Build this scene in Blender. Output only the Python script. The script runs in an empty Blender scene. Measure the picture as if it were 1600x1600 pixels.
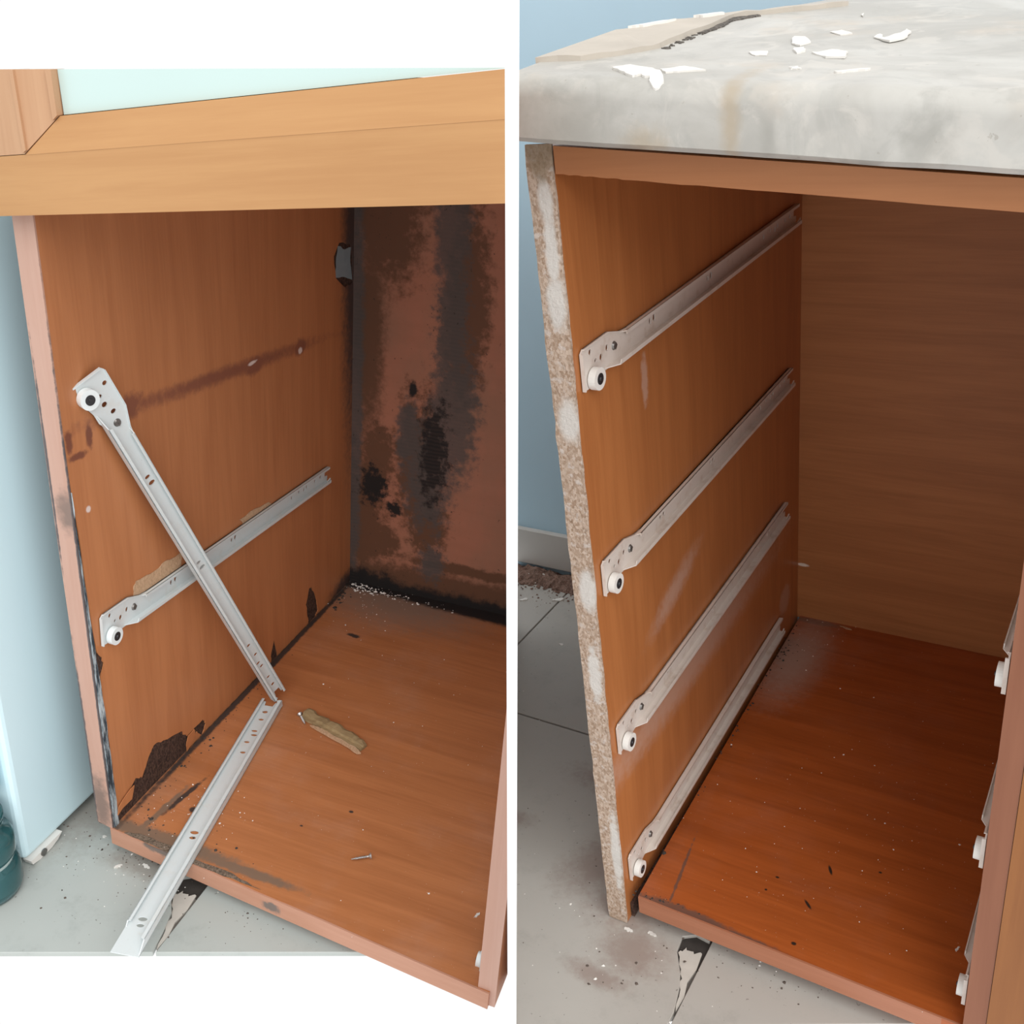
import bpy, bmesh, math, random
from mathutils import Matrix, Vector, noise
from mathutils.geometry import delaunay_2d_cdt

S = bpy.context.scene
COL = S.collection
PI = math.pi

# ------------------------------------------------------------------ camera, sky, exposure
PITCH = math.radians(27.4)
CAM_H = 0.87
SENSOR, FOCAL_PX = 36.0, 1569.8
cam_data = bpy.data.cameras.new('camera')
cam_data.sensor_width = SENSOR
cam_data.lens = SENSOR * FOCAL_PX / 1600.0
cam_data.clip_start = 0.01
cam = bpy.data.objects.new('camera', cam_data)
COL.objects.link(cam)
cam.location = (0, 0, CAM_H)
cam.rotation_euler = (PI / 2 - PITCH, 0, 0)
S.camera = cam

W = bpy.data.worlds.new('overcast_sky')
S.world = W
W.use_nodes = True
bg = W.node_tree.nodes['Background']
bg.inputs[0].default_value = (1.0, 1.0, 1.0, 1)
bg.inputs[1].default_value = 1.03

# soft daylight from a high window behind the viewer
sun_data = bpy.data.lights.new('window_daylight', 'SUN')
sun_data.energy = 2.2
sun_data.angle = math.radians(60)
sun_data.color = (1.0, .985, .96)
sun = bpy.data.objects.new('window_daylight', sun_data)
COL.objects.link(sun)
sun.rotation_euler = Vector((-.26, .62, -.68)).to_track_quat('-Z', 'Y').to_euler()

vs = S.view_settings
vs.view_transform = 'Standard'
vs.look = 'None'
vs.exposure = 0.0
vs.gamma = 1.0
vs.use_curve_mapping = False

# The two bays stand on either side of an added thin white partition.  Each cabinet is measured in its own
# frame: X along the front, Y into the depth, Z up, origin at the inner front corner of its bottom board.
sp, cp = math.sin(PITCH), math.cos(PITCH)
CW = Matrix(((1, 0, 0, 0), (0, -sp, cp, 0), (0, -cp, -sp, CAM_H), (0, 0, 0, 1)))
ML = CW @ Matrix(((0.946359, 0.311915, 0.084343, -0.425653), (0.214867, -0.412542, -0.885235, 0.337574),
                  (-0.241323, 0.855873, -0.457433, 1.074112), (0, 0, 0, 1)))
MR = CW @ Matrix(((0.84211, 0.525772, -0.12006, 0.115893), (0.153779, -0.447472, -0.880977, 0.39565),
                  (-0.516917, 0.723417, -0.457673, 1.0346), (0, 0, 0, 1)))

# ------------------------------------------------------------------ material helpers
def lin(r, g, b):
    f = lambda c: c / 12.92 if c <= 0.04045 else ((c + 0.055) / 1.055) ** 2.4
    return (f(r / 255), f(g / 255), f(b / 255), 1)

class NT:
    def __init__(s, name, rough=0.5, spec=0.5):
        s.m = bpy.data.materials.new(name)
        s.m.use_nodes = True
        s.t = s.m.node_tree
        s.b = s.t.nodes['Principled BSDF']
        s.b.inputs['Roughness'].default_value = rough
        s.b.inputs['Specular IOR Level'].default_value = spec
        s.co = s.t.nodes.new('ShaderNodeTexCoord').outputs['Object']
    def n(s, typ, **kw):
        x = s.t.nodes.new(typ)
        for k, v in kw.items():
            setattr(x, k, v)
        return x
    def link(s, a, b):
        s.t.links.new(a, b)
    def put(s, sock, v):
        if hasattr(v, 'is_output') or isinstance(v, bpy.types.NodeSocket):
            s.link(v, sock)
        else:
            sock.default_value = v
    def math(s, op, a, b=0.0, clamp=False):
        x = s.n('ShaderNodeMath', operation=op, use_clamp=clamp)
        s.put(x.inputs[0], a); s.put(x.inputs[1], b)
        return x.outputs[0]
    def mapped(s, scale=(1, 1, 1), loc=(0, 0, 0), rot=(0, 0, 0), co=None):
        x = s.n('ShaderNodeMapping')
        s.link(co or s.co, x.inputs[0])
        x.inputs['Location'].default_value = loc
        x.inputs['Rotation'].default_value = rot
        x.inputs['Scale'].default_value = scale
        return x.outputs[0]
    def noise(s, scale=5, detail=4, rough=0.55, stretch=(1, 1, 1), loc=(0, 0, 0), dist=0.0):
        x = s.n('ShaderNodeTexNoise')
        s.link(s.mapped(stretch, loc), x.inputs['Vector'])
        x.inputs['Scale'].default_value = scale
        x.inputs['Detail'].default_value = detail
        x.inputs['Roughness'].default_value = rough
        x.inputs['Distortion'].default_value = dist
        return x.outputs['Fac']
    def voro(s, scale=50, stretch=(1, 1, 1), out='Color'):
        x = s.n('ShaderNodeTexVoronoi')
        s.link(s.mapped(stretch), x.inputs['Vector'])
        x.inputs['Scale'].default_value = scale
        return x.outputs[out]
    def step(s, v, a, b):
        x = s.n('ShaderNodeMapRange', interpolation_type='SMOOTHSTEP')
        s.put(x.inputs['Value'], v)
        x.inputs['From Min'].default_value = a
        x.inputs['From Max'].default_value = b
        return x.outputs['Result']
    def mix(s, fac, a, b):
        x = s.n('ShaderNodeMix', data_type='RGBA')
        s.put(x.inputs[0], fac); s.put(x.inputs[6], a); s.put(x.inputs[7], b)
        return x.outputs[2]
    def spot(s, c, r, rot=(0, 0, 0), edge=0.35, amp=0.5, nscale=110, seed=0.0):
        """an irregular stain or painted sheen of its own shape: 1 inside the ellipsoid, 0 outside, ragged edge"""
        x = s.n('ShaderNodeMapping', vector_type='TEXTURE')
        s.link(s.co, x.inputs[0])
        x.inputs['Location'].default_value = c
        x.inputs['Rotation'].default_value = rot
        x.inputs['Scale'].default_value = r
        l = s.n('ShaderNodeVectorMath', operation='LENGTH')
        s.link(x.outputs[0], l.inputs[0])
        nz = s.noise(nscale, 5, 0.65, loc=(seed, seed * 1.7, seed * .6))
        v = s.math('ADD', l.outputs['Value'], s.math('MULTIPLY', s.math('SUBTRACT', nz, 0.5), amp * 2))
        return s.step(v, 1 + edge, 1 - edge)
    def spots(s, lst):
        o = None
        for i, a in enumerate(lst):
            v = s.spot(*a[:2], **(a[2] if len(a) > 2 else {}), seed=i * 1.37)
            o = v if o is None else s.math('MAXIMUM', o, v)
        return o
    def bump(s, h, strength=0.3, dist=0.001):
        x = s.n('ShaderNodeBump')
        x.inputs['Strength'].default_value = strength
        x.inputs['Distance'].default_value = dist
        s.link(h, x.inputs['Height'])
        s.link(x.outputs[0], s.b.inputs['Normal'])
    def color(s, c):
        s.put(s.b.inputs['Base Color'], c)
        return s.m

def c4(r, g, b):
    return (r, g, b, 1)

def plain(name, c, rough=0.5, var=0.12, scale=30, metal=0.0, spec=0.5):
    t = NT(name, rough, spec)
    nz = t.noise(scale, 5)
    k = 1 - var
    t.b.inputs['Metallic'].default_value = metal
    return t.color(t.mix(nz, c4(c[0] * k, c[1] * k, c[2] * k), c4(*[min(1, x * (1 + var)) for x in c])))

def wood(name, base, grain='z', contrast=0.25, rough=0.42, stains_sheen=None, dust=0.0, spec=0.4, tilt=0.0):
    t = NT(name, rough, spec)
    raw = t.co
    if tilt:
        t.co = t.mapped(rot=(0, tilt, 0))
    st = {'x': (1.2, 16, 16), 'y': (16, 1.2, 16), 'z': (16, 16, 1.2)}[grain]
    st2 = {'x': (3, 90, 90), 'y': (90, 3, 90), 'z': (90, 90, 3)}[grain]
    a = t.noise(3.0, 5, 0.6, st, dist=0.6)
    b = t.noise(3.0, 3, 0.6, st2)
    t.co = raw
    f = t.math('ADD', t.math('MULTIPLY', a, 0.7), t.math('MULTIPLY', b, 0.3))
    f = t.step(f, 0.3, 0.7)
    d = tuple(x * (1 - contrast) for x in base)
    l = tuple(min(1, x * (1 + contrast * .6)) for x in base)
    col = t.mix(f, c4(d[0], d[1] * .94, d[2] * .9), c4(*l))
    if dust:
        dz = t.math('MULTIPLY', t.step(t.noise(9, 6, 0.65, loc=(3, 1, 2)), 0.45, 0.75), dust)
        col = t.mix(dz, col, c4(.62, .5, .45))
        sp_ = t.step(t.noise(420, 2, 0.5), 0.735, 0.77)
        col = t.mix(t.math('MULTIPLY', sp_, 0.6), col, c4(.8, .72, .62))
    for colr, lst in (stains_sheen or []):
        col = t.mix(t.math('MULTIPLY', t.spots(lst), colr[3]), col, (*colr[:3], 1))
    t.bump(b, 0.08, 0.0006)
    return t.color(col)

# ------------------------------------------------------------------ mesh helpers
def obj(name, bm, mat, parent=None, M=None, smooth=False, label=None):
    bmesh.ops.recalc_face_normals(bm, faces=bm.faces)
    me = bpy.data.meshes.new(name)
    bm.to_mesh(me); bm.free()
    if mat:
        for mm in (mat if isinstance(mat, (list, tuple)) else [mat]):
            me.materials.append(mm)
    if smooth:
        for p in me.polygons:
            p.use_smooth = True
    return link(name, me, parent, M, label)

def link(name, me, parent=None, M=None, label=None):
    o = bpy.data.objects.new(name, me)
    COL.objects.link(o)
    if parent is not None:
        o.parent = parent
        if M is not None:
            o.matrix_local = M
    elif M is not None:
        o.matrix_world = M
    if label:
        o['label'] = label
    return o

def thing(name, label, cat, M, group=None):
    o = bpy.data.objects.new(name, None)
    o.empty_display_size = 0.02
    COL.objects.link(o)
    o.matrix_world = M
    o['label'] = label; o['category'] = cat
    if group:
        o['group'] = group
    return o

def tag(o, label, cat, group=None):
    o['label'] = label; o['category'] = cat
    if group:
        o['group'] = group
    return o

AX = {'x': lambda a, b, c: (c, a, b), 'y': lambda a, b, c: (a, c, b), 'z': lambda a, b, c: (a, b, c)}

def inside(p, poly):
    r = False
    for i in range(len(poly)):
        a, b = poly[i], poly[i - 1]
        if (a[1] > p[1]) != (b[1] > p[1]) and p[0] < (b[0] - a[0]) * (p[1] - a[1]) / (b[1] - a[1]) + a[0]:
            r = not r
    return r

def slab(bm, outer, axis, c0, c1, holes=(), f1=None, f0=None):
    """a plate of the given outline (with through holes) between c0 and c1 along an axis; f0/f1 may tilt the faces"""
    vs2, ed = [], []
    for loop in [outer] + list(holes):
        b = len(vs2)
        vs2 += [Vector(p) for p in loop]
        ed += [(b + i, b + (i + 1) % len(loop)) for i in range(len(loop))]
    v, e, fc, *_ = delaunay_2d_cdt(vs2, ed, [], 1, 1e-7)
    if holes:
        fc = [t for t in fc if not any(inside(sum((v[i] for i in t), Vector((0, 0))) / len(t), h) for h in holes)]
    g0 = f0 or (lambda a, b: c0)
    g1 = f1 or (lambda a, b: c1)
    A = [bm.verts.new(AX[axis](p.x, p.y, g0(p.x, p.y))) for p in v]
    Bv = [bm.verts.new(AX[axis](p.x, p.y, g1(p.x, p.y))) for p in v]
    cnt = {}
    seen = set()
    for t in fc:
        if frozenset(t) in seen:
            continue
        seen.add(frozenset(t))
        bm.faces.new([A[i] for i in t])
        bm.faces.new([Bv[i] for i in reversed(t)])
        for i in range(len(t)):
            k = (t[i], t[(i + 1) % len(t)])
            cnt.setdefault(tuple(sorted(k)), []).append(k)
    for k, l in cnt.items():
        if len(l) == 1:
            i, j = l[0]
            bm.faces.new((A[j], A[i], Bv[i], Bv[j]))
    return bm

def box(bm, x0, x1, y0, y1, z0, z1):
    r = bmesh.ops.create_cube(bm, size=1)
    for v in r['verts']:
        v.co = ((x0 + x1) / 2 + v.co.x * (x1 - x0), (y0 + y1) / 2 + v.co.y * (y1 - y0), (z0 + z1) / 2 + v.co.z * (z1 - z0))
    return r['verts']

def bev(bm, w=0.001, seg=2, ang=35):
    es = [e for e in bm.edges if len(e.link_faces) == 2 and e.calc_face_angle(0) > math.radians(ang)]
    if es:
        bmesh.ops.bevel(bm, geom=es, offset=w, segments=seg, affect='EDGES', profile=0.5)
    return bm

def cyl(bm, c, r, axis, h, seg=20, r2=None):
    """a disc or cone from c along +axis for h"""
    r2 = r if r2 is None else r2
    ring = []
    for rr, hh in ((r, 0), (r2, h)):
        L = []
        for i in range(seg):
            a = 2 * PI * i / seg
            p = AX[axis](rr * math.cos(a), rr * math.sin(a), hh)
            L.append(bm.verts.new((c[0] + p[0], c[1] + p[1], c[2] + p[2])))
        ring.append(L)
    bm.faces.new(ring[0][::-1]); bm.faces.new(ring[1])
    for i in range(seg):
        j = (i + 1) % seg
        bm.faces.new((ring[0][i], ring[0][j], ring[1][j], ring[1][i]))

def lathe(bm, prof, seg=32, c=(0, 0, 0)):
    rings = []
    for r, z in prof:
        rings.append([bm.verts.new((c[0] + r * math.cos(2 * PI * i / seg), c[1] + r * math.sin(2 * PI * i / seg), c[2] + z)) for i in range(seg)])
    for a, b in zip(rings, rings[1:]):
        for i in range(seg):
            j = (i + 1) % seg
            bm.faces.new((a[i], a[j], b[j], b[i]))
    bm.faces.new(rings[0][::-1]); bm.faces.new(rings[-1])

def tube(bm, pts, r, seg=8):
    pts = [Vector(p) for p in pts]
    rings = []
    for i, p in enumerate(pts):
        d = (pts[min(i + 1, len(pts) - 1)] - pts[max(i - 1, 0)]).normalized()
        u = d.orthogonal().normalized() if i == 0 else (u - d * u.dot(d)).normalized()
        w = d.cross(u)
        rr = r[i] if isinstance(r, (list, tuple)) else r
        rings.append([bm.verts.new(p + rr * (math.cos(2 * PI * k / seg) * u + math.sin(2 * PI * k / seg) * w)) for k in range(seg)])
    for a, b in zip(rings, rings[1:]):
        for k in range(seg):
            j = (k + 1) % seg
            bm.faces.new((a[k], a[j], b[j], b[k]))
    bm.faces.new(rings[0][::-1]); bm.faces.new(rings[-1])

def circ(c, rx, ry=None, n=12):
    ry = ry or rx
    return [(c[0] + rx * math.cos(2 * PI * i / n), c[1] + ry * math.sin(2 * PI * i / n)) for i in range(n)]

def at_partition(bm, M, keep, x=0.004):
    """pieces that run up to the partition end at its face"""
    inv = M.inverted()
    co = inv @ Vector((keep * x, 0, 0))
    no = (inv.to_3x3() @ Vector((-keep, 0, 0))).normalized()
    g = bm.verts[:] + bm.edges[:] + bm.faces[:]
    r = bmesh.ops.bisect_plane(bm, geom=g, plane_co=co, plane_no=no, clear_outer=True)
    es = [e for e in r['geom_cut'] if isinstance(e, bmesh.types.BMEdge)]
    if es:
        bmesh.ops.holes_fill(bm, edges=es)
    return bm

def clip_poly(poly, a, b, c):
    """keep the part of a 2D polygon where a*x + b*y >= c"""
    out = []
    for i in range(len(poly)):
        p, q = poly[i], poly[(i + 1) % len(poly)]
        dp, dq = a * p[0] + b * p[1] - c, a * q[0] + b * q[1] - c
        if dp >= 0:
            out.append(p)
        if dp * dq < 0:
            k = dp / (dp - dq)
            out.append((p[0] + k * (q[0] - p[0]), p[1] + k * (q[1] - p[1])))
    return out

def ragged(pts, amp=0.002, n=4, seed=0, closed=True):
    rnd = random.Random(seed)
    out = []
    m = len(pts) if closed else len(pts) - 1
    for i in range(m):
        p, q = pts[i], pts[(i + 1) % len(pts)]
        out.append(p)
        for k in range(1, n):
            t = k / n
            out.append((p[0] + t * (q[0] - p[0]) + rnd.uniform(-amp, amp), p[1] + t * (q[1] - p[1]) + rnd.uniform(-amp, amp)))
    if not closed:
        out.append(pts[-1])
    return out

def crumbs(name, mat, spots, parent=None, M=None, seed=1, label=None, cat=None, ok=lambda x, y: True):
    """loose grit nobody could count: one object"""
    rnd = random.Random(seed)
    bm = bmesh.new()
    for (x, y, z, sx, sy, n, lo, hi) in spots:
        for _ in range(n):
            r = rnd.uniform(lo, hi) * (0.5 + rnd.random() ** 3)
            px, py = x + rnd.gauss(0, sx), y + rnd.gauss(0, sy)
            a = rnd.uniform(0, 2 * PI)
            if not ok(px, py):
                continue
            base = [bm.verts.new((px + r * math.cos(a + k * 1.257) * rnd.uniform(.5, 1.3), py + r * math.sin(a + k * 1.257) * rnd.uniform(.5, 1.3), z)) for k in range(5)]
            tp = bm.verts.new((px, py, z + r * rnd.uniform(.5, 1.1)))
            bm.faces.new(base)
            for k in range(5):
                bm.faces.new((base[k], base[(k + 1) % 5], tp))
    o = obj(name, bm, mat, parent, M)
    o['kind'] = 'stuff'
    if label and parent is None:
        o['label'] = label; o['category'] = cat
    return o

# ------------------------------------------------------------------ materials
# cabinet seen before repair
BLACK_MOLD = c4(.018, .015, .014)
m_side_l = wood('laminate_side_aged', (.50, .205, .085), 'z', .12, .4, stains_sheen=[
    ((.20, .07, .048, .8), [((0, .25, .434), (.02, .19, .0075), dict(rot=(-.095, 0, 0), amp=.9, edge=.7)),
                          ((0, .088, .452), (.02, .02, .012), dict(amp=.7)), ((0, .31, .425), (.02, .02, .010), dict(amp=.6)),
                          ((0, .415, .418), (.02, .015, .010), dict(amp=.6))]),
    (c4(.2, .07, .04), [((0, .006, .447), (.02, .004, .012), dict(amp=.8)), ((0, .015, .430), (.02, .012, .004), dict(amp=.9)),
                        ((0, .032, .442), (.02, .004, .012), dict(amp=.8))]),
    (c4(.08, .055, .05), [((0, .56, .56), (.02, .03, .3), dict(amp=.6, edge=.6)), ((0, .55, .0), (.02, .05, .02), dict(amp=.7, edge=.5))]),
    (c4(.05, .035, .03), [((0, .28, -.002), (.02, .36, .0035), dict(amp=.7, edge=.5))]),
    (c4(.72, .6, .55), [((0, .415, .413), (.02, .004, .004), dict(amp=.9)), ((0, .305, .43), (.02, .010, .0022), dict(amp=.9)), ((0, .02, .375), (.02, .003, .003), dict(amp=.6))]),
])
m_floor_l = wood('laminate_bottom_aged', (.46, .182, .072), 'x', .16, .36, dust=.12, stains_sheen=[
    (c4(.30, .20, .15), [((.09, .55, 0), (.12, .07, .02), dict(amp=.5, edge=.7))]),
    (c4(.03, .026, .026), [((.03, .556, 0), (.05, .012, .02), dict(amp=.5)), ((.2, .561, 0), (.25, .016, .02), dict(amp=.35))]),
    ((.16, .13, .10, .8), [((.06, .006, 0), (.09, .010, .02), dict(amp=.6)), ((.16, .002, 0), (.06, .006, .02), dict(amp=.6)), ((.03, .035, 0), (.004, .045, .02), dict(rot=(0, 0, -.1), amp=.8))]),
    (c4(.06, .045, .04), [((.003, .3, 0), (.0045, .3, .02), dict(amp=.6)), ((.07, .07, 0), (.006, .004, .02), dict(amp=.5)), ((.06, .055, 0), (.004, .004, .02)), ((.04, .07, 0), (.003, .03, .02), dict(rot=(0, 0, -.15), amp=.9)),
                          ((.07, .43, 0), (.01, .004, .02), dict(amp=.8)), ((.22, .12, 0), (.0024, .0018, .02)), ((.18, .08, 0), (.0018, .0012, .02))]),
])
m_back_l = None
def make_back_l():
    t = NT('moldy_back_board', .7, .25)
    a = t.noise(3, 5, .6, (3, 3, 14))
    col = t.mix(a, c4(.35, .15, .092), c4(.46, .205, .135))
    up = t.step(t.noise(7, 5, .65, (1, 1, .5)), .42, .7)
    col = t.mix(t.math('MULTIPLY', up, .55), col, c4(.25, .16, .11))
    brown = t.spots([((.045, .56, .56), (.055, .05, .09), dict(amp=.9, nscale=70)), ((.024, .56, .40), (.022, .05, .16), dict(amp=.7, edge=.5)),
                     ((.02, .56, .12), (.035, .05, .12), dict(amp=1.1, nscale=70)), ((.04, .56, .22), (.03, .05, .05), dict(amp=1.2, nscale=70)), ((.2, .56, .02), (.26, .05, .03), dict(amp=.7, nscale=70)),
                     ((.05, .56, .08), (.03, .05, .03), dict(amp=1.2, nscale=70)), ((.10, .56, .22), (.03, .05, .10), dict(amp=1.2, nscale=70)), ((.2, .56, .06), (.12, .05, .01), dict(amp=1.1, nscale=70)),
                     ((.12, .56, .12), (.03, .05, .05), dict(amp=1.2, nscale=70)), ((.16, .56, .45), (.03, .05, .14), dict(amp=1.1, nscale=70))])
    col = t.mix(t.math('MULTIPLY', brown, .92), col, c4(.125, .062, .035))
    grey = t.spots([((.135, .56, .55), (.024, .05, .09), dict(amp=.9, nscale=70)), ((.15, .56, .30), (.035, .05, .10), dict(amp=1.0, nscale=70)), ((.12, .56, .20), (.035, .05, .08), dict(amp=1.1, nscale=70)),
                    ((.14, .56, .43), (.022, .05, .1), dict(amp=1.3, nscale=90)), ((.085, .56, .26), (.018, .05, .05), dict(amp=1.2, nscale=70)), ((.13, .56, .06), (.02, .05, .03), dict(amp=1.2, nscale=70)),
                    ((.004, .56, .3), (.012, .05, .35), dict(amp=.7, nscale=70))])
    col = t.mix(t.math('MULTIPLY', grey, .85), col, c4(.085, .08, .078))
    blk = t.spots([((.02, .56, .0), (.07, .05, .028), dict(amp=.9, nscale=70)), ((.2, .56, -.005), (.3, .05, .022), dict(amp=.7, nscale=70)), ((.125, .56, .24), (.02, .05, .07), dict(amp=1.5, nscale=90)), ((.09, .56, .33), (.006, .05, .012), dict(amp=1.1, nscale=70)),
                   ((.07, .56, .14), (.012, .05, .012), dict(amp=1.3, nscale=90)), ((.035, .56, .17), (.02, .05, .03), dict(amp=1.5, nscale=90))])
    col = t.mix(blk, col, c4(.02, .018, .018))
    sp2 = t.step(t.noise(170, 3, .6, (1, 1, .7)), .68, .73)
    col = t.mix(t.math('MULTIPLY', sp2, .7), col, c4(.03, .024, .022))
    wv = t.n('ShaderNodeTexWave', wave_type='BANDS', bands_direction='Z')
    t.link(t.co, wv.inputs[0])
    wv.inputs['Scale'].default_value = 55
    wv.inputs['Distortion'].default_value = 2.5
    wv.inputs['Detail'].default_value = 3
    col = t.mix(t.math('MULTIPLY', t.math('MULTIPLY', wv.outputs['Fac'], grey), .08), col, c4(.2, .13, .11))
    t.bump(t.math('ADD', t.math('MULTIPLY', wv.outputs['Fac'], t.math('MULTIPLY', grey, .25)), t.noise(60, 5)), .22, .001)
    return t.color(col)
m_back_l = make_back_l()

def make_chip(name, c1, c2, white=False, dark=0.4, black=0.0):
    t = NT(name, .85, .2)
    v = t.voro(620, (1, 1, .6))
    s_ = t.n('ShaderNodeSeparateColor'); t.link(v, s_.inputs[0])
    col = t.mix(s_.outputs[0], c4(*c1), c4(*c2))
    dk = t.step(t.noise(240, 4, .7, (1, 1, .7)), .56, .68)
    col = t.mix(t.math('MULTIPLY', dk, dark), col, c4(.12, .07, .04))
    if white:
        lt = t.step(t.noise(150, 3, .6, loc=(4, 4, 4)), .55, .68)
        col = t.mix(t.math('MULTIPLY', lt, .65), col, c4(.66, .60, .56))
        pl = t.spots([((-.009, 0, .70), (.006, .02, .014), dict(amp=.5)), ((-.008, 0, .665), (.005, .02, .03), dict(amp=.7)), ((-.008, 0, .625), (.008, .02, .02), dict(amp=.5)),
                      ((-.008, 0, .53), (.009, .02, .018), dict(amp=.4)), ((-.006, 0, .37), (.008, .02, .02), dict(amp=.5)), ((-.008, 0, .28), (.006, .02, .03), dict(amp=.9)), ((-.004, 0, .06), (.005, .02, .05), dict(amp=.8))])
        col = t.mix(pl, col, c4(.66, .63, .59))
        gr = t.spots([((-.01, 0, .735), (.012, .02, .02), dict(amp=.5))])
        col = t.mix(t.math('MULTIPLY', gr, .7), col, c4(.25, .19, .12))
    t.bump(t.noise(300, 4, .7), .7, .002)
    return t.color(col)
m_chip_r = make_chip('bare_chipboard', (.36, .25, .175), (.60, .48, .39), True)
m_rot = make_chip('rotten_chipboard', (.035, .022, .018), (.11, .065, .05), False, .5)
m_torn_grey = make_chip('torn_grey_edge', (.10, .075, .055), (.24, .18, .135), False, .4)
m_tornboard = make_chip('torn_chipboard', (.50, .33, .20), (.62, .42, .27), False, .25)

m_band_l = wood('edge_band_pink', (.54, .335, .265), 'z', .06, .5, stains_sheen=[
    (c4(.25, .17, .14), [((-.004, 0, .38), (.010, .02, .02), dict(amp=.8, edge=.6)), ((-.012, 0, .03), (.010, .02, .035), dict(amp=.9, edge=.6))]),
    (c4(.12, .10, .10), [((-.019, 0, .42), (.0012, .02, .10), dict(amp=.8)), ((-.019, 0, .1), (.0015, .02, .12), dict(amp=.8)), ((.0, 0, .2), (.001, .02, .3), dict(amp=.9))])])
m_band_floor_l = wood('edge_band_front', (.50, .265, .18), 'x', .08, .5, stains_sheen=[
    (c4(.18, .14, .12), [((.06, -.01, -.001), (.02, .02, .006), dict(amp=.9)), ((.2, -.02, -.012), (.01, .02, .006), dict(amp=.9))])])
m_peel = NT('peeling_strip', .7, .3)
_v = m_peel.noise(120, 5, .7, (1, 1, .18))
m_peel.bump(_v, .8, .002)
m_peel = m_peel.color(m_peel.mix(m_peel.step(_v, .40, .60), c4(.03, .045, .06), c4(.50, .58, .62)))
m_door = wood('door_beech', (.50, .272, .115), 'x', .08, .45, tilt=.17)
m_door_v = wood('door_beech_upright', (.52, .31, .18), 'z', .08, .45)
m_door_panel = plain('door_panel_gloss', (.55, .70, .675), .12, .03, 6)
m_metal = plain('white_enamel', (.76, .77, .76), .38, .05, 60)
def grimy(name, c, d, amt):
    t = NT(name, .42)
    g = t.math('MULTIPLY', t.step(t.noise(45, 6, .7), .5, .72), amt)
    g2 = t.step(t.noise(420, 3, .6), .70, .74)
    col = t.mix(g, c4(*c), c4(*d))
    return t.color(t.mix(t.math('MULTIPLY', g2, .6 * amt), col, c4(.2, .15, .12)))
m_metal_l = grimy('white_enamel_bright', (.66, .715, .725), (.62, .60, .55), .4)
m_metal_r = grimy('white_enamel_dusty', (.70, .635, .58), (.52, .41, .33), .55)
m_nylon = plain('white_nylon', (.82, .80, .76), .45, .03)
m_nylon_l = plain('white_nylon_clean', (.80, .86, .87), .45, .03)
m_rivet = plain('dark_steel', (.06, .06, .065), .4, .2, 90, .6)
m_steel = plain('zinc_screw', (.55, .55, .55), .35, .2, 80, .9)
m_steel_d = plain('dull_screw', (.22, .21, .2), .4, .3, 300, .8)
# cabinet seen after repair
m_side_r = wood('laminate_side_clean', (.46, .175, .058), 'z', .14, .36, stains_sheen=[
    (c4(.52, .30, .21), [((0, .20, .16), (.02, .22, .02), dict(rot=(.0, 0, 0), amp=.7, edge=.8)), ((0, .12, .52), (.02, .006, .022), dict(amp=.9)), ((0, .5, .06), (.02, .02, .02), dict(amp=.6)),
                         ((0, .16, .28), (.02, .05, .012), dict(rot=(.3, 0, 0), amp=.9, edge=.8))])], spec=.45)
m_floor_r = wood('laminate_bottom_clean', (.40, .10, .022), 'x', .22, .3, dust=.05, spec=.5, stains_sheen=[
    ((.10, .075, .065, .75), [((.012, .47, 0), (.018, .03, .02), dict(amp=.7)), ((.06, .008, 0), (.05, .006, .02), dict(amp=.8)), ((.040, .05, 0), (.0015, .05, .02), dict(rot=(0, 0, .12), amp=1.2)), ((.12, .004, 0), (.04, .005, .02), dict(amp=.8)),
                           ((.03, .548, 0), (.03, .006, .02), dict(amp=.6))]),
    (c4(.45, .30, .24), [((.03, .46, 0), (.03, .08, .02), dict(amp=.5, edge=.9))]),  # pale sheen painted into the board colour towards the back left corner
    (c4(.03, .02, .015), [((.1747, .122, 0), (.0015, .006, .02), dict(rot=(0, 0, .5), amp=.2)), ((.168, .07, 0), (.0015, .006, .02), dict(rot=(0, 0, .8), amp=.2)), ((.13, .09, 0), (.0018, .0012, .02)), ((.125, .07, 0), (.0014, .0012, .02)),
                          ((.17, .02, 0), (.0024, .0018, .02)), ((.22, .14, 0), (.0016, .0012, .02))])])
m_back_r = wood('laminate_back_clean', (.44, .18, .062), 'x', .16, .5, stains_sheen=[(c4(.8, .72, .62), [((.007, .555, .085), (.008, .02, .0025), dict(amp=.4))])])
m_rail_r = wood('edge_band_orange', (.41, .168, .064), 'x', .10, .45)
m_band_r = wood('edge_band_terracotta', (.40, .165, .092), 'x', .10, .45)
m_band_rv = wood('edge_band_upright', (.25, .095, .048), 'z', .10, .45)
m_stile_r = wood('front_orange', (.28, .105, .027), 'z', .12, .45)

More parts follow.
